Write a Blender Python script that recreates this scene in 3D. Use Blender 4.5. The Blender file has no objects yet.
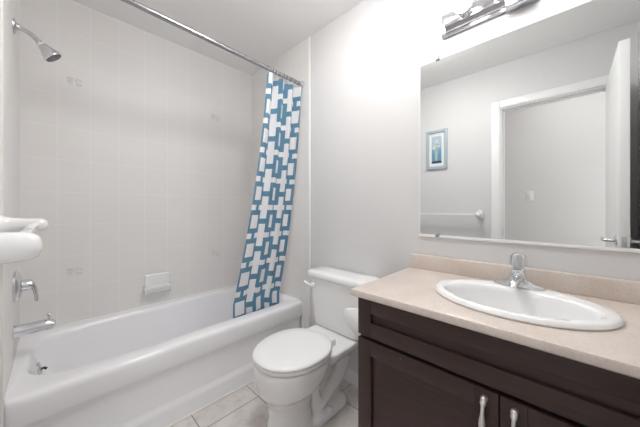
import bpy, bmesh, math, random
from mathutils import Vector, Matrix
from math import sin, cos, pi, radians

random.seed(7)
S = bpy.context.scene

# ------------------------------------------------------------------ camera
cam_d = bpy.data.cameras.new('camera')
cam = bpy.data.objects.new('camera', cam_d)
S.collection.objects.link(cam)
cam.location = (2.25, -1.358, 1.136)
cam.rotation_euler = (radians(90), 0, radians(44.05))
cam_d.sensor_fit = 'HORIZONTAL'
cam_d.sensor_width = 36.0
cam_d.lens = 36.0 * 258.4 / 640.0
cam_d.shift_x = 0.0
cam_d.shift_y = -5.5 / 640.0
cam_d.clip_start = 0.01
S.camera = cam

# ------------------------------------------------------------------ world, exposure
W = bpy.data.worlds.new('world')
S.world = W
W.use_nodes = True
W.node_tree.nodes['Background'].inputs[0].default_value = (0.8, 0.87, 1.0, 1)
W.node_tree.nodes['Background'].inputs[1].default_value = 0.4
S.view_settings.view_transform = 'Standard'
S.view_settings.look = 'None'
S.view_settings.gamma = 1.0
S.view_settings.use_curve_mapping = False
S.view_settings.exposure = 0.75
BULB = 8.8            # bulbs of the vanity light
HALL = 6.0             # added fill lamp in the hallway, unseen
CEILING = 17.5         # added fill lamp on the bathroom ceiling, unseen above the frame
WINDOW = 3.0          # glow of the added hallway window, unseen fill
S.cycles.max_bounces = 14
S.cycles.diffuse_bounces = 8
S.cycles.glossy_bounces = 6

def area(name, loc, target, sx, sy, watts, col):
    l = bpy.data.lights.new(name, 'AREA')
    l.shape = 'RECTANGLE'; l.size = sx; l.size_y = sy
    l.energy = watts; l.color = col
    o = bpy.data.objects.new(name, l)
    o.location = loc
    o.rotation_euler = (Vector(target) - Vector(loc)).to_track_quat('-Z', 'Y').to_euler()
    S.collection.objects.link(o)
    return o

# ------------------------------------------------------------------ geometry constants
CEIL = 2.44
YC = -1.488            # face of the doorway wall
WT = 0.12              # its thickness
XD = 2.59              # face of the right wall
XT = 0.83              # end of the tiling
HALL_Y = -2.60         # far wall of the hallway
HX0, HX1 = 0.6, 3.9
DX0, DX1, DTOP = 1.79, 2.48, 2.045   # doorway

# ------------------------------------------------------------------ materials
class N:
    """small node-graph helper"""
    def __init__(self, name, base=(.8,.8,.8), rough=.5, metal=0.0, spec=.5, coat=0.0, coat_rough=.03):
        self.m = bpy.data.materials.new(name)
        self.m.use_nodes = True
        self.t = self.m.node_tree
        self.b = self.t.nodes['Principled BSDF']
        self.b.inputs['Base Color'].default_value = (*base, 1)
        self.b.inputs['Roughness'].default_value = rough
        self.b.inputs['Metallic'].default_value = metal
        self.b.inputs['Specular IOR Level'].default_value = spec
        self.b.inputs['Coat Weight'].default_value = coat
        self.b.inputs['Coat Roughness'].default_value = coat_rough
    def node(self, t, **kw):
        n = self.t.nodes.new(t)
        for k, v in kw.items(): setattr(n, k, v)
        return n
    def link(self, a, b): self.t.links.new(a, b)
    def put(self, sock, v):
        if isinstance(v, (int, float)): sock.default_value = v
        elif isinstance(v, tuple): sock.default_value = v if len(v) == len(sock.default_value) else (*v, 1)
        else: self.link(v, sock)
    def math(self, op, a, b=0.0, c=None):
        n = self.node('ShaderNodeMath', operation=op)
        self.put(n.inputs[0], a); self.put(n.inputs[1], b)
        if c is not None: self.put(n.inputs[2], c)
        return n.outputs[0]
    def mix(self, f, a, b):
        n = self.node('ShaderNodeMix', data_type='RGBA')
        self.put(n.inputs[0], f); self.put(n.inputs[6], a); self.put(n.inputs[7], b)
        return n.outputs[2]
    def coord(self, which='Object'):
        return self.node('ShaderNodeTexCoord').outputs[which]
    def sep(self, v):
        n = self.node('ShaderNodeSeparateXYZ'); self.link(v, n.inputs[0]); return n.outputs
    def noise(self, v, scale, detail=4.0, rough=.5, dist=0.0):
        n = self.node('ShaderNodeTexNoise')
        self.link(v, n.inputs['Vector'])
        n.inputs['Scale'].default_value = scale; n.inputs['Detail'].default_value = detail
        n.inputs['Roughness'].default_value = rough; n.inputs['Distortion'].default_value = dist
        return n.outputs['Fac']
    def ramp(self, f, stops):
        n = self.node('ShaderNodeValToRGB')
        self.link(f, n.inputs[0])
        e = n.color_ramp.elements
        while len(e) < len(stops): e.new(.5)
        for i, (p, c) in enumerate(stops):
            e[i].position = p; e[i].color = (*c, 1) if len(c) == 3 else c
        return n.outputs[0]
    def bump(self, h, strength, dist=.002):
        n = self.node('ShaderNodeBump')
        n.inputs['Strength'].default_value = strength; n.inputs['Distance'].default_value = dist
        self.put(n.inputs['Height'], h)
        self.link(n.outputs[0], self.b.inputs['Normal'])
    def edge(self, c, size, off):
        """distance (m) to the nearest grid line along one coordinate"""
        a = self.math('SUBTRACT', c, off)
        a = self.math('DIVIDE', a, size)
        a = self.math('FRACT', a)
        a = self.math('SUBTRACT', a, .5)
        a = self.math('ABSOLUTE', a)
        a = self.math('SUBTRACT', .5, a)
        return self.math('MULTIPLY', a, size)
    def color(self, v): self.put(self.b.inputs['Base Color'], v)

def mat_paint(name, col, rough=.55):
    n = N(name, col, rough)
    f = n.noise(n.coord(), 260.0, 2.0)
    n.bump(f, .06, .001)
    return n.m

def mat_tile(name, ax, off):
    """6 x 8 inch glossy ceramic wall tile; ax = index of the horizontal axis"""
    n = N(name, (.7,.66,.63), .16)
    co = n.coord(); s = n.sep(co)
    eh = n.edge(s[ax], .15, off); ev = n.edge(s[2], .20, .034)
    e = n.math('MINIMUM', eh, ev)
    g = n.math('LESS_THAN', e, .0016)
    blot = n.noise(co, 2.2, 2.0)
    body = n.ramp(blot, [(.3, (.79,.772,.755)), (.7, (.815,.80,.785))])
    n.color(n.mix(g, body, (.86,.85,.84)))
    h = n.math('SMOOTH_MIN', n.math('MULTIPLY', e, 300.0), 1.0, .5)
    n.bump(h, .05, .0008)
    n.put(n.b.inputs['Roughness'], n.math('ADD', n.math('MULTIPLY', g, .2), .48))
    return n.m

M = {}
M['paint']   = mat_paint('wall paint warm white', (.685,.68,.68))
M['ceiling'] = mat_paint('ceiling paint', (.88,.875,.87), .8)
M['hall']    = mat_paint('hallway paint', (.76,.745,.73))
M['trim']    = N('white trim gloss', (.84,.84,.84), .3).m
M['tile_x']  = mat_tile('wall tile end wall', 0, 0.0)
M['tile_y']  = mat_tile('wall tile long wall', 1, YC)
M['grey_motif'] = N('grey tile print', (.43,.41,.40), .4).m
M['porcelain'] = N('white vitreous china', (.86,.86,.86), .10, coat=.3).m
M['enamel']  = N('white tub enamel', (.89,.89,.91), .14, coat=.3).m
M['plastic'] = N('white plastic seat', (.87,.87,.87), .22).m
M['caulk']   = N('white caulk', (.86,.85,.83), .5).m
M['chrome']  = N('chrome', (.72,.73,.75), .12, metal=1.0).m
M['brushed'] = N('brushed nickel', (.62,.62,.63), .30, metal=1.0).m
M['pewter']  = N('satin pewter handle', (.74,.71,.68), .34, metal=.75).m
M['bar_chrome'] = N('grey polished light bar', (.50,.51,.54), .16, metal=1.0).m
M['rod_chrome'] = N('grey chrome rod', (.44,.44,.45), .2, metal=1.0).m
M['dark']    = N('dark rubber', (.03,.03,.03), .6).m
M['shadow_gap'] = N('dark gap shade colour', (.02,.018,.017), .8).m
M['mirror']  = N('mirror silver', (.90,.915,.91), .0, metal=1.0).m
M['mirror_edge'] = N('polished mirror edge', (.80,.82,.82), .25).m
M['nozzle']  = N('grey shower nozzles', (.16,.16,.17), .35).m
M['frame_blue'] = N('blue grey picture frame', (.40,.475,.525), .5).m
M['mat_white'] = N('white picture mat', (.78,.78,.76), .7).m
M['petal']   = N('cream petal print', (.74,.75,.68), .7).m
M['stem']    = N('pale green stem print', (.42,.52,.42), .7).m
M['leafdark'] = N('dark leaf print', (.04,.055,.06), .7).m
M['wire']    = N('white hinge paint', (.75,.75,.75), .4).m

def mat_picture():
    n = N('blue flower print', (.2,.36,.5), .6)
    s = n.sep(n.coord())
    z = n.math('ADD', s[2], n.math('MULTIPLY', n.noise(n.coord(), 30.0, 3.0), .03))
    n.color(n.ramp(n.math('ADD', n.math('MULTIPLY', z, 3.2), .45), [(.30, (.12,.27,.44)), (.50, (.16,.34,.52)), (.62, (.36,.50,.60)), (.9, (.42,.55,.63))]))
    return n.m
M['print'] = mat_picture()

def mat_counter():
    n = N('beige speckled laminate', (.6,.5,.44), .32)
    co = n.coord()
    a = n.noise(co, 9.0, 5.0, .6, .4)
    b = n.noise(co, 240.0, 2.0, .7)
    base = n.ramp(a, [(.3, (.62,.535,.475)), (.52, (.67,.59,.535)), (.75, (.70,.63,.58))])
    sp = n.ramp(b, [(.36, (.80,.80,.80)), (.46, (1,1,1)), (.62, (1,1,1)), (.72, (1.08,1.08,1.08))])
    m = n.node('ShaderNodeMix', data_type='RGBA', blend_type='MULTIPLY')
    m.inputs[0].default_value = .8
    n.link(base, m.inputs[6]); n.link(sp, m.inputs[7])
    n.color(m.outputs[2])
    return n.m
M['counter'] = mat_counter()

def mat_wood():
    n = N('espresso stained wood', (.03,.02,.02), .34)
    mp = n.node('ShaderNodeMapping'); n.link(n.coord(), mp.inputs[0])
    mp.inputs['Scale'].default_value = (3.0, 3.0, 24.0)
    g = n.noise(mp.outputs[0], 4.0, 5.0, .6, .6)
    c = n.ramp(g, [(.25, (.032,.017,.015)), (.55, (.043,.022,.019)), (.8, (.060,.033,.028))])
    # worn flecks where the stain has chipped
    v = n.node('ShaderNodeTexVoronoi'); n.link(n.coord(), v.inputs['Vector']); v.inputs['Scale'].default_value = 16.0
    d = n.math('LESS_THAN', v.outputs['Distance'], .05)
    n.color(n.mix(n.math('MULTIPLY', d, .75), c, (.42,.36,.32)))
    n.bump(g, .08, .001)
    return n.m
M['wood'] = mat_wood()

def mat_floor():
    n = N('beige marbled floor tile', (.5,.45,.4), .34)
    co = n.coord(); s = n.sep(co)
    ex = n.edge(s[0], .335, .900); ey = n.edge(s[1], .333, -.830)
    e = n.math('MINIMUM', ex, ey)
    g = n.math('LESS_THAN', e, .0024)
    w = n.noise(co, 4.5, 6.0, .62, 1.6)
    f = n.noise(co, 18.0, 5.0, .7, .8)
    c1 = n.ramp(w, [(.30, (.60,.545,.51)), (.48, (.68,.635,.605)), (.60, (.74,.70,.675)), (.8, (.77,.73,.71))])
    c2 = n.ramp(f, [(.36, (.80,.78,.76)), (.48, (1,1,1))])
    m = n.node('ShaderNodeMix', data_type='RGBA', blend_type='MULTIPLY'); m.inputs[0].default_value = .55
    n.link(c1, m.inputs[6]); n.link(c2, m.inputs[7])
    n.color(n.mix(g, m.outputs[2], (.24,.22,.205)))
    n.bump(n.math('SMOOTH_MIN', n.math('MULTIPLY', e, 220.0), 1.0, .4), .5, .0015)
    return n.m
M['floor'] = mat_floor()

def mat_curtain():
    n = N('blue curtain with white crosses', (.1,.3,.4), .75)
    uv = n.node('ShaderNodeUVMap'); uv.uv_map = 'UVMap'
    s = n.sep(uv.outputs[0])
    PU, PV = .17, .2
    def cell(c, P, o):
        a = n.math('ADD', n.math('DIVIDE', c, P), o)
        return n.math('ABSOLUTE', n.math('SUBTRACT', n.math('FRACT', a), .5))
    lt = lambda a, b: n.math('LESS_THAN', a, b)
    AND = lambda a, b: n.math('MULTIPLY', a, b)
    OR = lambda a, b: n.math('MAXIMUM', a, b)
    ax, az = cell(s[0], PU, 0.0), cell(s[1], PV, 0.0)
    bx, bz = cell(s[0], PU, .5), cell(s[1], PV, .5)
    sq = AND(lt(ax, .20), lt(az, .235))
    pl = OR(AND(lt(bx, .43), lt(bz, .093)), AND(lt(bx, .128), lt(bz, .405)))
    w = OR(sq, pl)
    weave = n.noise(n.coord(), 420.0, 2.0)
    blue = n.ramp(weave, [(.35, (.12,.275,.41)), (.65, (.155,.325,.46))])
    n.color(n.mix(w, blue, (.90,.90,.91)))
    n.b.inputs['Sheen Weight'].default_value = .1
    n.bump(weave, .1, .0005)
    tr = n.node('ShaderNodeBsdfTranslucent')
    n.link(n.mix(w, blue, (.90,.90,.91)), tr.inputs['Color'])
    mx = n.node('ShaderNodeMixShader'); mx.inputs[0].default_value = .2
    n.link(n.b.outputs[0], mx.inputs[1]); n.link(tr.outputs[0], mx.inputs[2])
    n.link(mx.outputs[0], n.t.nodes['Material Output'].inputs[0])
    return n.m
M['curtain'] = mat_curtain()

def mat_emit(name, col, strength):
    n = N(name, (1,1,1), .3)
    n.b.inputs['Emission Color'].default_value = (*col, 1)
    n.b.inputs['Emission Strength'].default_value = strength
    return n.m
M['bulb'] = mat_emit('lit frosted bulb', (1.0,.985,.975), BULB)
M['lamp'] = mat_emit('hallway fill lamp glass', (1.0,.97,.94), HALL)
M['fill_lamp_bath'] = mat_emit('bathroom fill lamp glass', (1.0,.985,.97), CEILING)
def mat_acrylic():
    n = N('clear acrylic knob', (.88,.90,.92), .06)
    n.b.inputs['Transmission Weight'].default_value = .75
    n.b.inputs['IOR'].default_value = 1.49
    return n.m
M['acrylic'] = mat_acrylic()

# ------------------------------------------------------------------ mesh builder
class MB:
    def __init__(self): self.bm = bmesh.new()
    def box(self, x0, y0, z0, x1, y1, z1, bev=0.0, seg=2, mi=0):
        r = bmesh.ops.create_cube(self.bm, size=1.0)
        vs = r['verts']
        for v in vs:
            v.co = Vector((x0 + (v.co.x + .5) * (x1 - x0), y0 + (v.co.y + .5) * (y1 - y0), z0 + (v.co.z + .5) * (z1 - z0)))
        fs = list({f for v in vs for f in v.link_faces})
        for f in fs: f.material_index = mi
        if bev > 0:
            es = list({e for v in vs for e in v.link_edges})
            r = bmesh.ops.bevel(self.bm, geom=es, offset=bev, segments=seg, profile=.5, affect='EDGES', clamp_overlap=True)
            for f in r['faces']: f.material_index = mi
        return self
    def loft(self, rings, cap0=True, cap1=True, closed=True, mi=0):
        R = [[self.bm.verts.new(p) for p in ring] for ring in rings]
        n = len(R[0])
        for a, b in zip(R, R[1:]):
            for i in range(n if closed else n - 1):
                j = (i + 1) % n
                self.bm.faces.new((a[i], a[j], b[j], b[i])).material_index = mi
        if cap0: self.bm.faces.new(list(reversed(R[0]))).material_index = mi
        if cap1: self.bm.faces.new(R[-1]).material_index = mi
        return self
    def tube(self, pts, rad, n=14, cap=True, squash=None, mi=0):
        pts = [Vector(p) for p in pts]
        if isinstance(rad, (int, float, tuple)): rad = [rad] * len(pts)
        up = None; rings = []
        for i, p in enumerate(pts):
            t = (pts[min(i + 1, len(pts) - 1)] - pts[max(i - 1, 0)]).normalized()
            if up is None:
                up = Vector((0, 0, 1)) if abs(t.z) < .9 else Vector((0, 1, 0))
            a = t.cross(up).normalized(); up = a.cross(t).normalized()
            r = rad[i]; r1, r2 = (r if isinstance(r, tuple) else (r, r))
            rings.append([p + a * (r1 * cos(2*pi*k/n)) + up * (r2 * sin(2*pi*k/n)) for k in range(n)])
        return self.loft(rings, cap, cap, mi=mi)
    def lathe(self, prof, origin, axis=(0,0,1), n=32, mi=0):
        """prof = [(radius, height)...] turned about axis"""
        q = Vector((0,0,1)).rotation_difference(Vector(axis).normalized())
        o = Vector(origin); rings = []
        for r, h in prof:
            r = max(r, 1e-5)
            rings.append([o + q @ Vector((r*cos(2*pi*k/n), r*sin(2*pi*k/n), h)) for k in range(n)])
        return self.loft(rings, mi=mi)
    def prism(self, poly, axis, a, b, bev=0.0, mi=0):
        """poly = outline in the two other axes, extruded along axis from a to b"""
        def P(u, v, w):
            return Vector({'x': (w, u, v), 'y': (u, w, v), 'z': (u, v, w)}[axis])
        r0 = [self.bm.verts.new(P(u, v, a)) for u, v in poly]
        r1 = [self.bm.verts.new(P(u, v, b)) for u, v in poly]
        n = len(poly); fs = []
        for i in range(n):
            j = (i + 1) % n
            fs.append(self.bm.faces.new((r0[i], r0[j], r1[j], r1[i])))
        fs.append(self.bm.faces.new(list(reversed(r0)))); fs.append(self.bm.faces.new(r1))
        for f in fs: f.material_index = mi
        if bev > 0:
            es = list({e for f in fs for e in f.edges})
            bmesh.ops.bevel(self.bm, geom=es, offset=bev, segments=2, profile=.5, affect='EDGES', clamp_overlap=True)
        return self
    def ball(self, c, r, sc=(1,1,1), n=24):
        prof = []
        rings = []
        m = n // 2
        for i in range(1, m):
            a = pi * i / m
            rings.append([Vector(c) + Vector((r*sc[0]*sin(a)*cos(2*pi*k/n), r*sc[1]*sin(a)*sin(2*pi*k/n), r*sc[2]*-cos(a))) for k in range(n)])
        return self.loft(rings)
    def build(self, name, mats, parent=None, at=None, smooth=35.0):
        bm = self.bm
        if at is not None:
            bmesh.ops.translate(bm, verts=bm.verts, vec=-Vector(at))
        bmesh.ops.recalc_face_normals(bm, faces=bm.faces)
        me = bpy.data.meshes.new(name)
        bm.to_mesh(me); bm.free()
        if not isinstance(mats, (list, tuple)): mats = [mats]
        for m in mats: me.materials.append(m)
        if smooth:
            me.polygons.foreach_set('use_smooth', [True] * len(me.polygons))
            me.set_sharp_from_angle(angle=radians(smooth))
        o = bpy.data.objects.new(name, me)
        S.collection.objects.link(o)
        if at is not None: o.location = at
        if parent is not None:
            o.parent = parent
            P = parent; off = Vector((0,0,0))
            while P is not None: off += Vector(P.location); P = P.parent
            o.location = Vector(o.location) - off
        return o

def tag(o, label, cat=None, group=None, kind=None):
    o['label'] = label
    if cat: o['category'] = cat
    if group: o['group'] = group
    if kind: o['kind'] = kind
    return o

def thing(name, loc, label, cat, group=None, kind=None):
    o = bpy.data.objects.new(name, None)
    o.empty_display_size = .05
    o.location = loc
    S.collection.objects.link(o)
    return tag(o, label, cat, group, kind)

def structure(o, label):
    o['kind'] = 'structure'; o['label'] = label; o['category'] = o.name.split('_')[0]
    return o

def sell(cx, cy, ax, ay, n, z, k=64, ayb=None, nb=None):
    """superellipse ring; ayb = half-length on the +y side when different"""
    pts = []
    for i in range(k):
        t = 2*pi*i/k
        c, s = cos(t), sin(t)
        by = ayb if (ayb is not None and s > 0) else ay
        m = nb if (nb is not None and s > 0) else n
        pts.append(Vector((cx + ax*math.copysign(abs(c)**(2/m), c), cy + by*math.copysign(abs(s)**(2/m), s), z)))
    return pts

def rrect(cx, cy, hx, hy, r, z, seg=6):
    pts = []
    for sx, sy, a0 in ((1,1,0), (-1,1,90), (-1,-1,180), (1,-1,270)):
        for k in range(seg + 1):
            a = radians(a0 + 90*k/seg)
            pts.append(Vector((cx + sx*(hx-r) + r*cos(a), cy + sy*(hy-r) + r*sin(a), z)))
    return pts

def bez(p0, p1, p2, p3, n=12):
    p0, p1, p2, p3 = map(Vector, (p0, p1, p2, p3))
    return [(1-t)**3*p0 + 3*(1-t)**2*t*p1 + 3*(1-t)*t*t*p2 + t**3*p3 for t in [i/n for i in range(n+1)]]

# ------------------------------------------------------------------ the room
def room():
    f = MB().box(-.1, HALL_Y - .1, -.1, HX1 + .1, .1, 0.0)
    structure(f.build('floor', M['floor'], smooth=0), 'beige marbled square floor tiles with dark grey grout')
    c = MB().box(-.1, HALL_Y - .1, CEIL, HX1 + .1, .1, CEIL + .1)
    structure(c.build('ceiling', M['ceiling'], smooth=0), 'plain white painted flat ceiling')
    w = MB().box(-.1, YC - WT, 0, 0, .1, CEIL)
    structure(w.build('wall_left', M['tile_y'], smooth=0), 'long pale tiled wall beside the bathtub')
    # wall with the mirror: tiles by the tub, paint on the rest
    w = MB().box(0, 0, 0, XT, .1, CEIL, mi=0).box(XT, 0, 0, HX1, .1, CEIL, mi=1)
    structure(w.build('wall_back', [M['tile_x'], M['paint']], smooth=0), 'warm white wall behind the toilet and mirror, tiled at the tub end')
    w = MB().box(0, YC - WT, 0, XT, YC, CEIL, mi=0)
    w.box(XT, YC - WT, 0, DX0, YC, CEIL, mi=1)
    w.box(DX1, YC - WT, 0, HX1, YC, CEIL, mi=1)
    w.box(DX0, YC - WT, DTOP, DX1, YC, CEIL, mi=1)
    structure(w.build('wall_front', [M['tile_x'], M['paint']], smooth=0), 'white wall with the doorway, seen in the mirror')
    w = MB().box(XD, YC, 0, XD + .1, 0, CEIL)
    structure(w.build('wall_right', M['paint'], smooth=0), 'white painted wall at the right end of the vanity')
    # hallway beyond the doorway
    w = MB().box(-.1, HALL_Y - .1, 0, HX1 + .1, HALL_Y, CEIL)
    structure(w.build('wall_hall', M['hall'], smooth=0), 'plain pale hallway wall seen through the doorway in the mirror')
    w = MB().box(HX0 - .1, HALL_Y, 0, HX0, YC - WT, CEIL)
    structure(w.build('wall_hall_left', M['hall'], smooth=0), 'left end wall of the hallway')
    wy0, wy1, wz0, wz1 = -2.50, -1.74, .55, 2.20
    w = MB().box(HX1, HALL_Y, 0, HX1 + .1, wy0, CEIL).box(HX1, wy1, 0, HX1 + .1, YC - WT, CEIL)
    w.box(HX1, wy0, 0, HX1 + .1, wy1, wz0).box(HX1, wy0, wz1, HX1 + .1, wy1, CEIL)
    structure(w.build('wall_hall_right', M['hall'], smooth=0), 'right end wall of the hallway around the added fill window')
    # trims
    t = MB().box(XT - .008, -.010, 0, XT + .006, 0, CEIL, .002)
    structure(t.build('trim_1', M['caulk']), 'thin white edge strip ending the tiles behind the toilet')
    t = MB().box(XT - .008, YC, 0, XT + .006, YC + .010, CEIL, .002)
    structure(t.build('trim_2', M['caulk']), 'thin white edge strip ending the tiles on the shower head wall')
    # door casing, bathroom side and jamb lining
    t = MB()
    cw = .062
    t.box(DX0 - cw, YC, 0, DX0 + .004, YC + .014, DTOP + cw, .003)
    t.box(DX1 - .004, YC, 0, DX1 + cw, YC + .014, DTOP + cw, .003)
    t.box(DX0 + .004, YC, DTOP - .004, DX1 - .004, YC + .014, DTOP + cw, .003)
    t.box(DX0, YC - WT, 0, DX0 + .014, YC, DTOP, .001)
    t.box(DX1 - .004, YC - WT, 0, DX1 + .0, YC, DTOP, .001)
    t.box(DX0 + .014, YC - WT, DTOP - .014, DX1 - .004, YC, DTOP, .001)
    t.box(DX0 + .014, YC - .075, 0, DX0 + .026, YC - .045, DTOP - .014, .002)   # stop
    t.box(DX0 + .026, YC - .075, DTOP - .026, DX1 - .004, YC - .045, DTOP - .014, .002)
    o = structure(t.build('trim_3', M['trim']), 'white door casing around the doorway in the mirror')
    k = MB().box(DX0 + .0135, YC - .040, .885, DX0 + .0155, YC - .010, .950, .001)
    k.build('strike_plate', M['brushed'], o)
    # baseboards
    def base(name, a, b, label):
        m = MB()
        prof = [(0, 0), (.014, 0), (.014, .058), (.010, .070), (.006, .078), (0, .080)]
        if a[1] == b[1]:
            s = -1 if a[1] > -1 else 1
            m.prism([(a[1] + s*u, v) for u, v in prof], 'x', a[0], b[0])
        structure(m.build(name, M['trim']), label)
    base('baseboard_back', (XT + .006, 0), (1.64, 0), 'white baseboard behind the toilet')
    base('baseboard_front', (XT + .006, YC), (DX0 - cw, YC), 'white baseboard along the doorway wall')
room()

# window added to the hallway, its glowing pane gives fill out of frame
def hall_fill_window():
    wy0, wy1, wz0, wz1 = -2.50, -1.74, .55, 2.20
    x = HX1
    f = MB()
    f.box(x, wy0, wz0, x + .06, wy0 + .05, wz1, .004).box(x, wy1 - .05, wz0, x + .06, wy1, wz1, .004)
    f.box(x, wy0 + .05, wz0, x + .06, wy1 - .05, wz0 + .05, .004).box(x, wy0 + .05, wz1 - .05, x + .06, wy1 - .05, wz1, .004)
    o = structure(f.build('window_fill', M['trim']), 'added white framed window with glowing pane, unseen fill at the hallway end')
    g = MB().box(x + .028, wy0 + .05, wz0 + .05, x + .032, wy1 - .05, wz1 - .05)
    n = N('glowing fill pane', (1,1,1), .1)
    n.b.inputs['Emission Color'].default_value = (.93,.96,1,1)
    n.b.inputs['Emission Strength'].default_value = WINDOW
    g.build('pane', n.m, o)
hall_fill_window()

def fill_lamp(x, y, glass, label, k=1.0):  # builds the added fill lamps, all outside the view
    t = thing('ceiling_lamp', (x, y, CEIL), label, 'lamp')
    MB().lathe([(.17*k, 0), (.17*k, -.02), (.16*k, -.025)], (x, y, CEIL)).build('canopy', M['brushed'], t)
    MB().lathe([(.155*k, -.022), (.15*k, -.05), (.12*k, -.08), (.06*k, -.098), (.0, -.10)], (x, y, CEIL)).build('glass_shade', glass, t)
fill_lamp(2.25, -2.05, M['lamp'], 'added round fill lamp on the hallway ceiling, unseen')
fill_lamp(1.45, -.66, M['fill_lamp_bath'], 'added round fill lamp in the middle of the bathroom ceiling, unseen', 1.35)

# printed motifs on the wall tiles
def motifs():
    root = bpy.data.objects['wall_left']
    for k in (1.5, 7.5):
        for z in (1.934, .734):
            y = YC + .15*k
            m = MB()
            R = random.Random(int(k*10 + z*100))
            s = .0035
            def stroke(pts):
                m.tube([(.0004, y + a*.034, z + b*.022) for a, b in pts], (.0022, .0008), 6)
            stroke([(-1,.9),(-.5,.95),(-.1,.7)]); stroke([(-1,.45),(-.6,.5),(-.2,.15)])
            stroke([(-1,.0),(-.75,-.1),(-.3,-.1)]); stroke([(-.9,-.5),(-.6,-.75),(-.25,-.65)])
            stroke([(.1,.75),(.6,.8),(1,.55),(.95,.1)]); stroke([(0,.3),(.25,.15),(.5,.3)])
            stroke([(.2,-.45),(.6,-.35),(.75,-.6),(1,-.5)]); stroke([(.2,-.85),(.6,-.9),(.95,-.8)])
            o = m.build('tile_motif', M['grey_motif'], root)
            o['label'] = 'small grey printed motif on a wall tile'
motifs()

# the open door, hinged beside the right wall
def door():
    x0, x1, yh, yf = 2.4370, 2.4775, YC + .012, -.766
    z0, z1 = .012, 2.03
    m = MB().box(x0, yh, z0, x1, yf, z1, .002)
    d = structure(m.build('door_1', M['trim']), 'open white door seen edge on in the mirror')
    zl = .955; yl = yf - .062
    for s, xf in ((-1, x0), (1, x1)):
        h = MB()
        h.lathe([(.030, 0), (.030, .006), (.022, .011)], (xf, yl, zl), (s, 0, 0))
        h.tube([(xf + s*.008, yl, zl), (xf + s*.030, yl, zl), (xf + s*.044, yl - .004, zl), (xf + s*.050, yl - .02, zl), (xf + s*.050, yl - .11, zl + .004)],
               [.010, .0095, .0095, .0095, .007], 12)
        h.build('lever_handle', M['chrome'], d)
    MB().box(x0 + .010, yf - .001, zl - .028, x1 - .010, yf + .0015, zl + .028, .0005).build('latch_plate', M['brushed'], d)
    MB().box(x0 + .015, yf, zl - .010, x1 - .015, yf + .010, zl + .010, .003).build('latch', M['brushed'], d)
    for z in (.25, 1.02, 1.80):
        MB().lathe([(.006, -.04), (.006, .04)], (x1 + .0085, YC + .022, z), n=12).build('hinge', M['brushed'], d)
door()

# ------------------------------------------------------------------ bathtub
def tub():
    H = .412
    t = thing('bathtub', (.38, -.75, 0), 'white bathtub with recessed apron along the tiled wall', 'bathtub')
    m = MB()
    K = 128
    y0, y1 = YC + .0006, -.0006
    cy, hy = (y0 + y1)/2, (y1 - y0)/2
    xl = .004
    def outer(xr, z): return sell((xl + xr)/2, cy, (xr - xl)/2, hy, 40, z, K)
    rings = [outer(.752, 0), outer(.752, .085), outer(.750, .094), outer(.738, .112), outer(.736, .120),
             outer(.737, .270), outer(.739, .280), outer(.754, .302), outer(.757, .312), outer(.759, .385),
             outer(.757, .400), outer(.750, .409), outer(.740, .4125), outer(.725, H)]
    bx, by, icx, icy = .295, .680, .360, -.762
    rings += [sell(icx, icy, bx + .012, by + .012, 4.6, H + .000, K, nb=12),
              sell(icx, icy, bx + .004, by + .004, 4.6, H - .003, K, nb=12),
              sell(icx, icy, bx - .004, by - .004, 4.6, H - .011, K, nb=12),
              sell(icx, icy, bx - .010, by - .010, 4.4, H - .03, K, nb=12),
              sell(icx, icy - .012, bx - .030, by - .045, 4.2, .26, K, nb=12),
              sell(icx, icy - .025, bx - .055, by - .085, 4.0, .13, K, nb=12),
              sell(icx, icy - .03, bx - .080, by - .115, 3.6, .085, K, nb=12),
              sell(icx, icy - .03, bx - .13, by - .18, 3.2, .068, K, nb=12),
              sell(icx, icy - .03, .05, .10, 2.6, .062, K, nb=12)]
    m.loft(rings)
    m.build('tub_body', M['enamel'], t, smooth=40)
    # overflow plate on the faucet end of the basin
    o = MB()
    c = (.360, -1.405, .335)
    ax = (0, .985, .17)
    o.lathe([(.036, -.004), (.036, .004), (.031, .009), (.012, .011), (.010, .011)], c, ax)
    op = o.build('overflow_plate', M['chrome'], t)
    MB().tube([(.360, -1.397, .336), (.360, -1.388, .338), (.360, -1.380, .330)], [.006, .005, .006], 10).build('trip_lever', M['dark'], op)
    MB().lathe([(.034, 0), (.034, .003), (.02, .005), (0, .004)], (.36, -1.21, .066)).build('drain', M['chrome'], t)
    # caulk beads
    structure(MB().box(.748, -.010, 0, .762, 0, .415, .003).build('trim_4', M['caulk']), 'white caulk line where the tub meets the wall')
    structure(MB().box(.748, YC + .012, 0, .761, -.012, .007, .002).build('trim_5', M['caulk']), 'white caulk line along the tub foot')
    structure(MB().box(0, YC + .002, .405, .012, -.002, .419, .004).build('trim_6', M['caulk']), 'white caulk line between tub and tiles')
tub()

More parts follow.
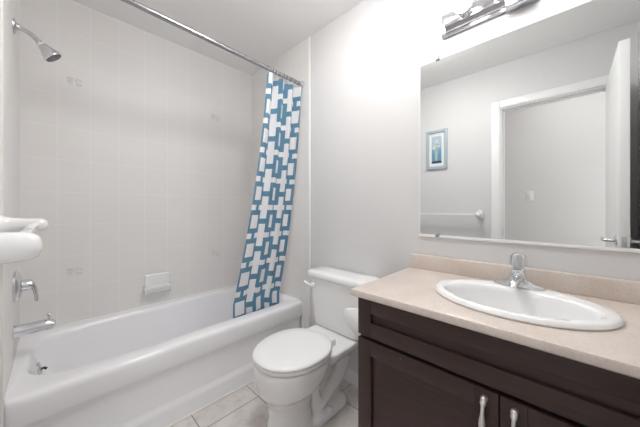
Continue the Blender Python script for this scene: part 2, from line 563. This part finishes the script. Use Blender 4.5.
# ------------------------------------------------------------------ shower fittings
def shower():
    x, z = .36, 1.998
    t = thing('wall_shower', (x, YC, z), 'chrome shower head on a bent arm high on the left wall', 'shower')
    MB().lathe([(.036, 0), (.034, .005), (.018, .010), (.012, .022)], (x, YC, z), (0, 1, 0)).build('flange', M['brushed'], t)
    p = bez((x, YC, z), (x, YC + .040, z - .001), (x, YC + .062, z - .014), (x, YC + .088, z - .046), 14)
    MB().tube(p, .0105, 14).build('shower_arm', M['brushed'], t)
    e = Vector((x, YC + .088, z - .046)); d = Vector((0, .66, -.75)).normalized()
    h = MB()
    h.lathe([(.013, -.012), (.016, -.004), (.016, .008), (.020, .014), (.022, .022), (.027, .032), (.034, .049), (.038, .059), (.038, .066), (.036, .069)], e, d)
    hd = h.build('head', M['chrome'], t)
    MB().lathe([(.012, -.004), (.0168, -.001), (.0168, .006), (.014, .009)], e, d).build('collar', M['plastic'], t)
    f = MB().lathe([(.035, 0), (.034, .003), (.010, .004)], e + d*.068, d)
    for ring, n in ((.028, 16), (.017, 9)):
        a = d.orthogonal().normalized(); b = d.cross(a)
        for k in range(n):
            c = e + d*.071 + a*ring*cos(2*pi*k/n) + b*ring*sin(2*pi*k/n)
            f.lathe([(.003, -.001), (.0024, .003)], c, d, 8)
    f.build('spray_face', M['nozzle'], hd)
    # mixer valve
    z = .757; x = .33
    t = thing('shower_valve', (x, YC, z), 'chrome shower valve with curved lever above the tub spout', 'faucet')
    MB().lathe([(.074, 0), (.074, .008), (.066, .018), (.040, .026), (.030, .028)], (x, YC, z), (0, 1, 0), 40).build('escutcheon', M['chrome'], t)
    MB().lathe([(.029, .024), (.028, .044), (.024, .058), (.010, .064)], (x, YC, z), (0, 1, 0)).build('hub', M['chrome'], t)
    p = bez((x, YC + .030, z), (x, YC + .050, z + .024), (x, YC + .069, z + .012), (x, YC + .073, z - .084), 14)
    MB().tube(p, [(.019 - .008*i/14, .015 - .008*i/14) for i in range(15)], 14).build('lever', M['chrome'], t)
    # tub spout
    z = .553; x = .37
    t = thing('tub_spout', (x, YC, z), 'chrome tub spout with diverter knob above the bathtub rim', 'faucet')
    s = MB()
    rings = []
    for k, (dy, rz, rx, dz) in enumerate([(0,.031,.031,0), (.012,.031,.031,0), (.02,.029,.029,0), (.05,.028,.028,.0), (.09,.026,.027,.002), (.118,.024,.026,.002), (.135,.018,.023,.0), (.141,.010,.012,-.002)]):
        rings.append([Vector((x + rx*cos(2*pi*i/24), YC + dy, z + dz + rz*sin(2*pi*i/24))) for i in range(24)])
    s.loft(rings)
    s.lathe([(.019, 0), (.019, .020), (.016, .022)], (x, YC + .114, z), (0, 0, -1), 20)
    s.build('spout_body', M['chrome'], t)
    MB().lathe([(.005, 0), (.005, .020), (.0085, .023), (.0105, .029), (.008, .034)], (x, YC + .116, z + .023), n=16).build('diverter_knob', M['chrome'], t)
shower()

def soap_dish():
    ya, yb, za, zb = -.890, -.728, .503, .642
    t = thing('soap_dish', (0, (ya + yb)/2, za), 'white ceramic soap dish fixed to the tiled wall above the tub', 'soap dish')
    b = MB().box(0, ya, za + .02, .020, yb, zb, .008, 3)
    b.build('back_plate', M['porcelain'], t)
    # projecting tray with a raised lip
    yc, hy = (ya + yb)/2, (yb - ya)/2
    prof = [(.004, za + .004), (.035, za), (.062, za + .014), (.074, za + .046), (.074, za + .060), (.068, za + .064), (.062, za + .058), (.054, za + .042), (.030, za + .034), (.014, za + .042), (.014, za + .06), (.004, za + .06)]
    m = MB()
    rings = []
    for s in [-1, -.97, -.9, -.5, 0, .5, .9, .97, 1]:
        q = 1 - .30*max(0, abs(s) - .85)/.15
        rings.append([Vector((u*q, yc + s*hy, v)) for u, v in prof])
    m.loft(rings)
    for s in (-1, 1):
        m.box(.004, yc + s*hy - .007, za + .006, .060, yc + s*hy + .007, za + .060, .006, 3)
    m.build('tray', M['porcelain'], t, smooth=50)
soap_dish()

# ------------------------------------------------------------------ shower rod and curtain
RX, RZ = .742, 2.100
def rod():
    t = thing('curtain_rod', (RX, -.74, RZ), 'chrome curtain rod crossing above the bathtub', 'rod')
    MB().tube([(RX, YC + .004, RZ + .028), (RX, -.004, RZ)], .0138, 24).build('pole', M['rod_chrome'], t)
    for y, s in ((0, -1), (YC, 1)):
        MB().lathe([(.026, .0005), (.026, .006), (.018, .012), (.016, .026), (.0135, .028)], (RX, y, RZ - .0189*y), (0, s, 0), 24).build('end_flange', M['chrome'], t)
rod()

def curtain():
    t = thing('shower_curtain', (RX, -.2, RZ), 'blue shower curtain with white crosses and squares hanging into the tub', 'shower curtain')
    nu, nv = 150, 70
    ztop, zbot = 2.066, .372
    folds = 3.4
    bm = bmesh.new()
    uvl = bm.loops.layers.uv.new('UVMap')
    V = []
    def pos(s, q):
        z = ztop + (zbot - ztop)*q
        qq = min(1.0, (ztop - z)/(ztop - .47))
        yl = -.338 - .030*qq - .135*qq**1.8
        yr = -.014 - .016*qq - .078*qq**3.0
        x0 = RX - .004 - .142*qq**1.05
        ss = s + .018*sin(9*s + 2.5*q)
        y = yl + (yr - yl)*ss
        amp = (.043 + .010*sin(5*s + 1.0))*(1 - .5*qq)*(1 - .75*qq*max(0, 1 - s/.5))
        ph = 2*pi*folds*ss**1.3 + .5 + .55*sin(2.1*q + 3*s)
        w = sin(ph)
        w = w*(1 - .12*sin(3*ph))
        x = x0 + amp*w*(.72 if w > 0 else 1.0)
        y += .012*cos(2*ph)*(.4 + .6*qq)
        # top hem scallops between the hooks
        return Vector((x, y, z))
    grid = [[pos(i/nu, j/nv) for i in range(nu + 1)] for j in range(nv + 1)]
    lens = []
    for row in grid:
        L = [0.0]
        for a, b in zip(row, row[1:]): L.append(L[-1] + (b - a).length)
        lens.append(L)
    ref = .45
    V = [[bm.verts.new(p) for p in row] for row in grid]
    for j in range(nv):
        for i in range(nu):
            f = bm.faces.new((V[j][i], V[j][i+1], V[j+1][i+1], V[j+1][i]))
            f.smooth = True
            for l, (jj, ii) in zip(f.loops, ((j,i), (j,i+1), (j+1,i+1), (j+1,i))):
                u = lens[jj][ii]/lens[jj][-1]*ref
                l[uvl].uv = (u + .040, (ztop - grid[jj][ii].z) + .074)
    me = bpy.data.meshes.new('cloth')
    bm.to_mesh(me); bm.free()
    me.materials.append(M['curtain'])
    o = bpy.data.objects.new('cloth', me); S.collection.objects.link(o)
    o.parent = t; o.location = -Vector(t.location)
    sol = o.modifiers.new('thickness', 'SOLIDIFY'); sol.thickness = .0012
    # rings over the rod
    for k in range(9):
        s = (k + .35)/9
        p = pos(s, 0)
        r = MB()
        zr = RZ - .0189*p.y - .0062
        ring = [Vector((RX + .0195*sin(a), p.y + .004*sin(a*.5), zr + .022*cos(a))) for a in [2*pi*i/20 for i in range(21)]]
        r.tube(ring, .0016, 8, cap=False)
        r.tube([ring[10], Vector((p.x*.5 + RX*.5, p.y, ztop + .006)), p + Vector((0, 0, -.012))], .0016, 8)
        r.build('curtain_ring', M['chrome'], t)
curtain()

# ------------------------------------------------------------------ toilet
TX = 1.222
def toilet():
    t = thing('toilet', (TX, -.40, 0), 'white two-piece toilet with lid down between bathtub and vanity', 'toilet')
    # bowl, pedestal and trapway blended into one china body
    m = MB()
    K = 56
    def egg(cy, ax, ayf, ayb, z, n=2.2): return sell(TX, cy, ax, ayf, n, z, K, ayb)
    m.loft([egg(-.515, .098, .135, .13, .0, 2.8), egg(-.515, .098, .135, .13, .022, 2.8), egg(-.515, .086, .124, .12, .045, 2.6),
            egg(-.515, .080, .118, .12, .12), egg(-.510, .084, .128, .13, .18), egg(-.505, .110, .155, .14, .225), egg(-.50, .146, .184, .165, .262),
            egg(-.495, .167, .200, .18, .31), egg(-.49, .175, .210, .185, .352), egg(-.485, .177, .214, .185, .385), egg(-.485, .171, .209, .18, .393)])
    # rear deck carrying the tank
    m.loft([rrect(TX, -.215, .10, .13, .05, .285), rrect(TX, -.215, .135, .17, .05, .325), rrect(TX, -.205, .165, .180, .05, .365), rrect(TX, -.205, .168, .182, .05, .388), rrect(TX, -.205, .160, .176, .05, .393)])
    # trapway: a tube folding down each side at the back
    for s in (-1, 1):
        p = bez((TX + s*.055, -.17, .33), (TX + s*.062, -.16, .24), (TX + s*.062, -.17, .19), (TX + s*.060, -.24, .145), 10)
        p += bez((TX + s*.060, -.24, .145), (TX + s*.058, -.30, .11), (TX + s*.056, -.34, .075), (TX + s*.05, -.38, .06), 6)[1:]
        m.tube(p, [.044 - .019*i/16 for i in range(len(p))], 16)
        m.tube([(TX + s*.045, -.36, .06), (TX + s*.045, -.385, .16), (TX + s*.050, -.38, .28)], [.032, .028, .05], 16)
    m.box(TX - .048, -.40, .02, TX + .048, -.16, .33, .02, 3)
    # foot
    m.loft([rrect(TX, -.290, .108, .150, .07, .0), rrect(TX, -.290, .108, .150, .07, .026), rrect(TX, -.290, .104, .146, .067, .036), rrect(TX, -.290, .090, .130, .055, .044)])
    bmesh.ops.scale(m.bm, verts=m.bm.verts, vec=(1, 1, .970))
    b = m.build('bowl', M['porcelain'], t, smooth=180)
    r = b.modifiers.new('blend', 'REMESH'); r.mode = 'VOXEL'; r.voxel_size = .0065; r.use_smooth_shade = True
    sm = b.modifiers.new('soften', 'SMOOTH'); sm.factor = .5; sm.iterations = 9
    for s in (-1, 1):
        MB().lathe([(.021, -.004), (.021, .006), (.019, .014), (.012, .021), (.0, .024)], (TX + s*.087, -.312, .034), n=20).build('bolt_cap', M['plastic'], t)
    # seat ring and lid
    def rim(cy, ax, f, bk, z, n=2.15): return sell(TX, cy, ax, f, n, z, 72, bk)
    c = -.480
    se = MB()
    se.loft([rim(c, .170, .206, .18, .396), rim(c, .180, .216, .185, .400), rim(c, .183, .219, .187, .408), rim(c, .180, .216, .185, .4155), rim(c, .173, .209, .18, .4175)])
    bmesh.ops.translate(se.bm, verts=se.bm.verts, vec=(0, 0, -.012))
    se.build('seat', M['plastic'], t, smooth=50)
    li = MB()
    li.loft([rim(c, .172, .209, .182, .4195), rim(c, .182, .219, .188, .421), rim(c, .1845, .222, .190, .427), rim(c, .181, .218, .188, .434), rim(c, .170, .205, .18, .4385), rim(c, .12, .15, .13, .4415), rim(c, .05, .06, .06, .4425)])
    bmesh.ops.translate(li.bm, verts=li.bm.verts, vec=(0, 0, -.012))
    li.build('lid', M['plastic'], t, smooth=50)
    for s in (-1, 1):
        MB().box(TX + s*.075 - .026, -.306, .380, TX + s*.075 + .026, -.272, .416, .008, 3).build('hinge', M['plastic'], t)
    # tank
    tk = MB()
    def tr(hw, yb, yf, z, bow=.010, r=.045):
        pts = rrect(TX, (yb + yf)/2, hw, (yb - yf)/2, r, z, 8)
        for p in pts:
            if p.y < (yb + yf)/2: p.y -= bow*(1 - ((p.x - TX)/hw)**2)
        return pts
    tk.loft([tr(.180, -.030, -.165, .384), tr(.192, -.026, -.172, .393), tr(.196, -.024, -.175, .43), tr(.224, -.020, -.184, .683), tr(.224, -.020, -.184, .690)])
    tk.build('tank', M['porcelain'], t, smooth=50)
    tl = MB()
    tl.loft([tr(.226, -.016, -.188, .688), tr(.236, -.012, -.196, .692), tr(.238, -.010, -.198, .700), tr(.238, -.010, -.198, .716), tr(.233, -.014, -.193, .725), tr(.222, -.022, -.183, .7285), tr(.10, -.08, -.13, .730, r=.02)])
    tl.build('tank_lid', M['porcelain'], t, smooth=50)
    lx, ly, lz = TX - .165, -.188, .638
    lv = MB()
    lv.lathe([(.018, -.004), (.018, .010), (.012, .016)], (lx, ly, lz), (0, -1, 0), 20)
    lv.tube([(lx, ly - .016, lz), (lx - .02, ly - .020, lz + .004), (lx - .045, ly - .020, lz + .012), (lx - .060, ly - .018, lz + .016)], [(.008,.008), (.009,.007), (.010,.007), (.009,.006)], 12)
    lv.build('flush_lever', M['plastic'], t)
    # bolts under the tank
    MB().box(TX - .10, -.16, .376, TX + .10, -.05, .386, .003).build('tank_gasket', M['dark'], t)
    # supply line and stop valve
    s = MB().tube(bez((TX - .15, -.095, .396), (TX - .15, -.08, .30), (TX - .20, -.03, .25), (TX - .20, -.055, .165), 12), .005, 10)
    s.lathe([(.020, 0), (.018, .006), (.007, .008), (.007, .055)], (TX - .20, -.0, .150), (0, -1, 0), 18)
    s.tube([(TX - .20, -.055, .14), (TX - .20, -.055, .175)], .010, 12)
    s.build('supply_line', M['brushed'], t)
toilet()

# ------------------------------------------------------------------ vanity
VX0, VX1, VF, VTOP = 1.645, 2.588, -.515, .789
MIDX = 2.112
def shaker(m, x0, x1, z0, z1, yf, rail, stile, th=.020, rec=.013):
    """frame and recessed panel, front face at yf"""
    yb = yf + th
    m.box(x0, yf, z0, x0 + stile, yb, z1, .0015); m.box(x1 - stile, yf, z0, x1, yb, z1, .0015)
    m.box(x0 + stile, yf, z1 - rail, x1 - stile, yb, z1, .0015); m.box(x0 + stile, yf, z0, x1 - stile, yb, z0 + rail, .0015)
    m.box(x0 + stile - .003, yf + rec, z0 + rail - .003, x1 - stile + .003, yb - .002, z1 - rail + .003)

def vanity():
    t = thing('vanity_cabinet', (MIDX, -.25, 0), 'dark espresso vanity cabinet with two shaker doors under the sink', 'cabinet')
    b = MB()
    yb = VF + .020
    b.box(VX0, yb, .0, VX0 + .018, -.004, VTOP, .001)
    b.box(VX1 - .018, yb, .0, VX1, -.004, VTOP, .001)
    b.box(VX0 + .018, -.012, .09, VX1 - .018, -.004, VTOP)
    b.box(VX0 + .018, yb + .002, .09, VX1 - .018, -.012, .108)
    b.box(VX0 + .018, yb + .06, .0, VX1 - .018, yb + .075, .09)
    # face frame
    b.box(VX0 + .018, yb, .60, VX1 - .018, yb + .018, .645); b.box(VX0 + .018, yb, VTOP - .03, VX1 - .018, yb + .018, VTOP)
    b.box(VX0 + .018, yb, .09, VX0 + .05, yb + .018, .60); b.box(VX1 - .05, yb, .09, VX1 - .018, yb + .018, .60)
    b.box(MIDX - .02, yb, .108, MIDX + .02, yb + .018, .60)
    b.build('carcass', M['wood'], t, smooth=30)
    MB().box(VX0 + .004, yb - .0015, .606, VX1 - .004, yb + .001, .660).build('gap_shadow_strip', M['shadow_gap'], t)  # dark strip stands in for the shade between drawer front and doors
    d = MB(); shaker(d, VX0, VX1, .6405, VTOP - .002, VF, .056, .058)
    # narrow recessed slot: thicken rails so only the slot remains
    d.build('drawer_front', M['wood'], t, smooth=30)
    for s, xa, xb in ((-1, VX0, MIDX - .002), (1, MIDX + .002, VX1)):
        d = MB(); shaker(d, xa, xb, .105, .6270, VF, .058, .058)
        dr = d.build('door', M['wood'], t, smooth=30)
        hx = MIDX + s*.0345
        zt, zb = .603, .480
        yy = VF
        h = MB()
        n = 18
        pts, rad = [], []
        for k in range(n + 1):
            q = k/n
            z = zt + (zb - zt)*q
            out = .026*min(1, (sin(pi*q))**.45 if 0 < q < 1 else 0) + .006
            pts.append((hx, yy - out, z))
            r = .0062
            e = min(q, 1 - q)
            if e < .10: r = .0085 - .0015*abs(e - .05)/.05
            elif e < .25: r = .0048
            else: r = .0048 + .0036*sin((e - .25)/.25*pi/2)
            rad.append(r)
        h.tube(pts, rad, 14)
        for z in (zt, zb):
            h.lathe([(.0085, -.001), (.008, .008)], (hx, yy, z), (0, -1, 0), 14)
            h.ball((hx, yy - .010, z), .0088, (1, 1, 1.15), 14)
        hh = h.build('handle', M['pewter'], dr, smooth=60)
        hh['label'] = 'pale satin metal pull on the dark door'
vanity()

SX, SY, SA, SB = 2.108, -.258, .247, .197
def countertop():
    t = thing('vanity_countertop', (MIDX, -.27, .7895), 'beige speckled laminate countertop with backsplash on the dark vanity', 'countertop')
    x0, x1, yf, z0, z1 = 1.622, 2.589, -.537, .7895, .8175
    # slab with an oval cut-out: ring between the outline and the sink opening, top and bottom
    m = MB()
    K = 96
    def outline(z, ins):
        pts = []
        for i in range(K):
            a = 2*pi*i/K
            c, s = cos(a), sin(a)
            # ray from the sink centre to the rectangle
            xa = (x1 - SX) if c > 0 else (SX - x0 - ins)
            ya = (-.001 - SY) if s > 0 else (SY - yf - ins)
            k = min(xa/abs(c) if abs(c) > 1e-6 else 1e9, ya/abs(s) if abs(s) > 1e-6 else 1e9)
            pts.append(Vector((SX + c*k, SY + s*k, z)))
        # snap nearest points to the four corners so that the slab keeps square corners
        for cx, cy in ((x0 + ins, yf + ins), (x1, yf + ins), (x0 + ins, -.001), (x1, -.001)):
            j = min(range(K), key=lambda i: (pts[i].x - cx)**2 + (pts[i].y - cy)**2)
            pts[j] = Vector((cx, cy, z))
        return pts
    hole = lambda z: [Vector((SX + (SA - .02)*cos(2*pi*i/K), SY + (SB - .02)*sin(2*pi*i/K), z)) for i in range(K)]
    R = [hole(z0), outline(z0, .004), outline(z0 + .004, .0), outline(z1 - .010, .0), outline(z1 - .003, .003), outline(z1, .010), hole(z1), hole(z0)]
    m.loft(R, False, False)
    m.build('slab', M['counter'], t, smooth=40)
    bsp = MB().box(x0 + .004, -.020, z1 - .001, x1, -.001, .892, .005, 3)
    bsp.build('backsplash', M['counter'], t, smooth=40)
countertop()

def sink():
    zc = .8175
    t = thing('sink', (SX, SY, zc), 'white oval drop-in sink set into the beige countertop', 'sink')
    m = MB()
    K = 96
    def el(ax, by, z, dy=0.0): return [Vector((SX + ax*cos(2*pi*i/K), SY + dy + by*sin(2*pi*i/K), z)) for i in range(K)]
    m.loft([el(SA - .022, SB - .022, zc - .055), el(SA - .022, SB - .022, zc + .0005), el(SA, SB, zc + .001), el(SA + .003, SB + .003, zc + .006), el(SA, SB, zc + .014), el(SA - .008, SB - .008, zc + .018),
            el(SA - .028, SB - .030, zc + .0185, -.008), el(SA - .037, SB - .058, zc + .0165, -.031), el(SA - .041, SB - .062, zc + .012, -.033),
            el(SA - .044, SB - .065, zc - .005, -.033), el(SA - .052, SB - .071, zc - .060, -.032), el(SA - .075, SB - .090, zc - .112, -.026),
            el(SA - .155, SB - .140, zc - .135, -.012), el(.03, .03, zc - .145, -.01), el(.021, .021, zc - .146, -.01)], False, True)
    m.build('basin', M['porcelain'], t, smooth=50)
    MB().lathe([(.022, 0), (.021, .003), (.014, .004), (.0, .003)], (SX, SY - .01, zc - .147)).build('drain', M['chrome'], t)
sink()

def faucet():
    fx, fy, z = 2.107, -.116, .839
    t = thing('sink_faucet', (fx, fy, z), 'chrome single-knob faucet on the back rim of the sink', 'faucet')
    m = MB()
    # centre-set base plate swelling into the body
    K = 40
    m.loft([sell(fx, fy, .078, .026, 2.4, z - .003, K), sell(fx, fy, .080, .028, 2.4, z + .002, K), sell(fx, fy, .076, .026, 2.3, z + .009, K),
            sell(fx, fy, .056, .026, 2.1, z + .016, K), sell(fx, fy - .002, .037, .026, 2.0, z + .026, K), sell(fx, fy - .003, .028, .025, 2.0, z + .040, K),
            sell(fx, fy - .002, .024, .023, 2.0, z + .056, K), sell(fx, fy, .022, .022, 2.0, z + .064, K)])
    # spout reaching over the bowl
    m.tube([(fx, fy - .005, z + .032), (fx, fy - .04, z + .040), (fx, fy - .08, z + .040), (fx, fy - .112, z + .032), (fx, fy - .118, z + .022)],
           [(.024,.020), (.020,.015), (.017,.012), (.0145,.0115), (.012,.012)], 18)
    for v in m.bm.verts: v.co.z = z + (v.co.z - z)*.80
    m.build('faucet_body', M['chrome'], t, smooth=60)
    z -= .0125
    MB().lathe([(.0215, .060), (.023, .066), (.023, .074), (.018, .078), (.014, .086)], (fx, fy, z)).build('collar', M['chrome'], t)
    k = MB()
    k.lathe([(.010, .079), (.020, .083), (.0275, .092), (.029, .108), (.027, .124), (.020, .133), (.016, .134)], (fx, fy, z), n=10)
    kn = k.build('knob', M['acrylic'], t, smooth=20)
    kn['label'] = 'clear faceted acrylic knob'
    MB().lathe([(.016, .1335), (.015, .137), (.0, .139)], (fx, fy, z)).build('knob_cap', M['chrome'], kn)
    MB().lathe([(.007, .076), (.007, .128)], (fx, fy, z)).build('knob_stem', M['brushed'], kn)
    MB().lathe([(.004, 0), (.004, .003)], (fx + .008, fy - .027, z + .041), (0.2, -1, .1), 10).build('index_button', M['dark'], t)
faucet()

def paper_holder():
    x, yc, zc = VX0, -.40, .655
    t = thing('toilet_paper_holder', (x, yc, zc), 'empty white toilet paper holder on the left side of the vanity', 'paper holder')
    MB().box(x - .012, yc - .085, .585, x, yc + .085, .715, .005, 3).build('back_plate', M['porcelain'], t)
    for s in (-1, 1):
        y = yc + s*.068
        prof = [(0, .590), (-.010, .596), (-.040, .612), (-.078, .636), (-.094, .652), (-.100, .670), (-.098, .690), (-.088, .700), (-.060, .706), (-.010, .714), (0, .714)]
        a = MB().prism([(x - .006 + u, v) for u, v in prof], 'y', y - .013, y + .013, .004)
        a.build('arm', M['porcelain'], t, smooth=60)
    MB().lathe([(.0135, -.056), (.0135, .056)], (x - .078, yc, .672), (0, 1, 0), 20).build('roller', M['plastic'], t)
paper_holder()

# ------------------------------------------------------------------ mirror and light
def mirror():
    x0, x1, z0, z1 = 1.6765, 2.586, .997, 1.888
    t = thing('wall_mirror', (x0, 0, z0), 'large frameless mirror on the wall above the sink', 'mirror')
    MB().box(x0, -.0065, z0, x1, -.001, z1, .0).build('glass', M['mirror_edge'], t, smooth=0)
    MB().box(x0 + .005, -.0078, z0 + .004, x1 - .002, -.0064, z1 - .004, .0).build('silvered_face', M['mirror'], t, smooth=0)
    c = MB().box(x0 - .001, -.010, z0 - .010, x1, -.001, z0 + .001, .001)
    c.build('bottom_channel', M['trim'], t)
    for x, z, s in ((1.77, z0, 1), (1.77, z1, -1), (2.45, z0, 1), (2.45, z1, -1)):
        MB().box(x - .009, -.0155, z - .008, x + .009, -.0005, z + .010, .002).build('mirror_clip', M['bar_chrome'], t)
mirror()

def vanity_light():
    x0, x1, zc = 1.793, 2.428, 2.033
    t = thing('vanity_light', ((x0 + x1)/2, 0, zc), 'chrome bar light with round lit bulbs above the mirror', 'light fixture')
    m = MB().box(x0, -.016, zc - .056, x1, -.001, zc + .056, .003)
    m.build('backplate', M['bar_chrome'], t)
    # raised chrome channel with chamfered long edges
    prof = [(-.015, zc - .044), (-.030, zc - .040), (-.046, zc - .026), (-.048, zc - .020), (-.048, zc + .020), (-.046, zc + .026), (-.030, zc + .040), (-.015, zc + .044)]
    MB().prism(prof, 'x', x0 + .022, x1 - .022).build('channel', M['bar_chrome'], t, smooth=25)
    MB().box(2.055, -.052, zc - .066, 2.166, -.001, zc + .066, .004).build('centre_cover', M['bar_chrome'], t)
    for k in range(4):
        x = 1.912 + k*.139
        s = MB().lathe([(.030, 0), (.030, .010), (.026, .014), (.020, .030), (.018, .034)], (x, -.046, zc), (0, -1, 0), 24).build('socket', M['chrome'], t)
        b = MB().lathe([(.015, .026), (.018, .036), (.030, .048), (.0385, .062), (.041, .078), (.0385, .094), (.029, .109), (.015, .117), (.0, .119)], (x, -.046, zc), (0, -1, 0), 28)
        b.build('bulb', M['bulb'], s, smooth=180)
vanity_light()

# ------------------------------------------------------------------ doorway wall fittings
def picture():
    x0, x1, z0, z1 = 1.128, 1.343, 1.545, 1.960
    y = YC
    t = thing('framed_picture', ((x0 + x1)/2, y, z0), 'blue framed picture of pale flowers reflected in the mirror', 'picture')
    f = MB()
    w = .032
    f.box(x0, y + .001, z0, x0 + w, y + .020, z1, .003).box(x1 - w, y + .001, z0, x1, y + .020, z1, .003)
    f.box(x0 + w, y + .001, z0, x1 - w, y + .020, z0 + w, .003).box(x0 + w, y + .001, z1 - w, x1 - w, y + .020, z1, .003)
    f.build('frame', M['frame_blue'], t)
    MB().box(x0 + w, y + .001, z0 + w, x1 - w, y + .008, z1 - w).build('mat', M['mat_white'], t, smooth=0)
    px0, px1, pz0, pz1 = x0 + .058, x1 - .058, z0 + .062, z1 - .066
    cx, cz = (px0 + px1)/2, (pz0 + pz1)/2
    pr = MB().box(px0, y + .002, pz0, px1, y + .0088, pz1).build('print', M['print'], t, at=(cx, y, cz), smooth=0)
    yy = y + .0092
    def blob(m, ax, az, rx, rz, rot):
        pts = []
        for k in range(18):
            a = 2*pi*k/18
            u, v = rx*cos(a), rz*sin(a)*(1 - .25*cos(a))
            pts.append((ax + u*cos(rot) - v*sin(rot), az + u*sin(rot) + v*cos(rot)))
        m.prism(pts, 'y', yy - .0006, yy)
    p = MB()
    for ax, az, sc in ((cx - .012, cz + .062, 1.0), (cx + .022, cz + .050, .9), (cx - .026, cz + .022, .85), (cx + .004, cz + .092, .8)):
        for k in range(5):
            a = 2*pi*k/5 + ax*60
            blob(p, ax + .012*sc*cos(a), az + .012*sc*sin(a), .014*sc, .0065*sc, a)
    p.build('flower_heads', M['petal'], pr)
    s = MB()
    for dx, top in ((-.012, .055), (.020, .043), (-.024, .015), (.003, .085)):
        s.tube([(cx + dx, yy - .0004, cz + top), (cx + dx*.6, yy - .0004, cz - .02), (cx + dx*.25 - .002, yy - .0004, cz - .115)], (.0032, .0006), 6)
    s.build('flower_stems', M['stem'], pr)
    d = MB()
    for k in range(7):
        blob(d, px0 + .010 + k*.0135, pz0 + .012 + .006*(k % 2), .012, .009, .6*k)
    d.build('dark_leaves', M['leafdark'], pr)
picture()

def towel_bar():
    z = 1.075
    xs = (.870, 1.632)
    t = thing('towel_bar', ((xs[0] + xs[1])/2, YC, z), 'white ceramic towel bar on the wall beside the doorway', 'towel bar')
    for x in xs:
        m = MB()
        rings = []
        for d, rx, rz in ((0, .034, .044), (.006, .034, .044), (.014, .028, .036), (.030, .021, .028), (.055, .0195, .0245), (.085, .0205, .0240), (.104, .0195, .0225), (.114, .014, .017), (.118, .006, .008)):
            rings.append([Vector((x + rx*cos(2*pi*k/28), YC + d, z - .14*max(0, .03 - d)*1.0 + rz*sin(2*pi*k/28))) for k in range(28)])
        m.loft(rings)
        m.build('post', M['porcelain'], t, smooth=60)
    a, b = xs[0], xs[1]
    yb = YC + .088
    q = .0095
    MB().box(a + .004, yb - q, z - q, b - .004, yb + q, z + q, .002).build('bar', M['porcelain'], t)
towel_bar()

def light_switch():
    x, z = 1.905, 1.28
    t = thing('light_switch', (x, HALL_Y, z), 'white light switch on the hallway wall reflected in the mirror', 'light switch')
    MB().box(x - .036, HALL_Y, z - .058, x + .036, HALL_Y + .006, z + .058, .003).build('plate', M['plastic'], t)
    MB().box(x - .016, HALL_Y + .005, z - .033, x + .016, HALL_Y + .010, z + .033, .002).build('rocker', M['plastic'], t)
light_switch()
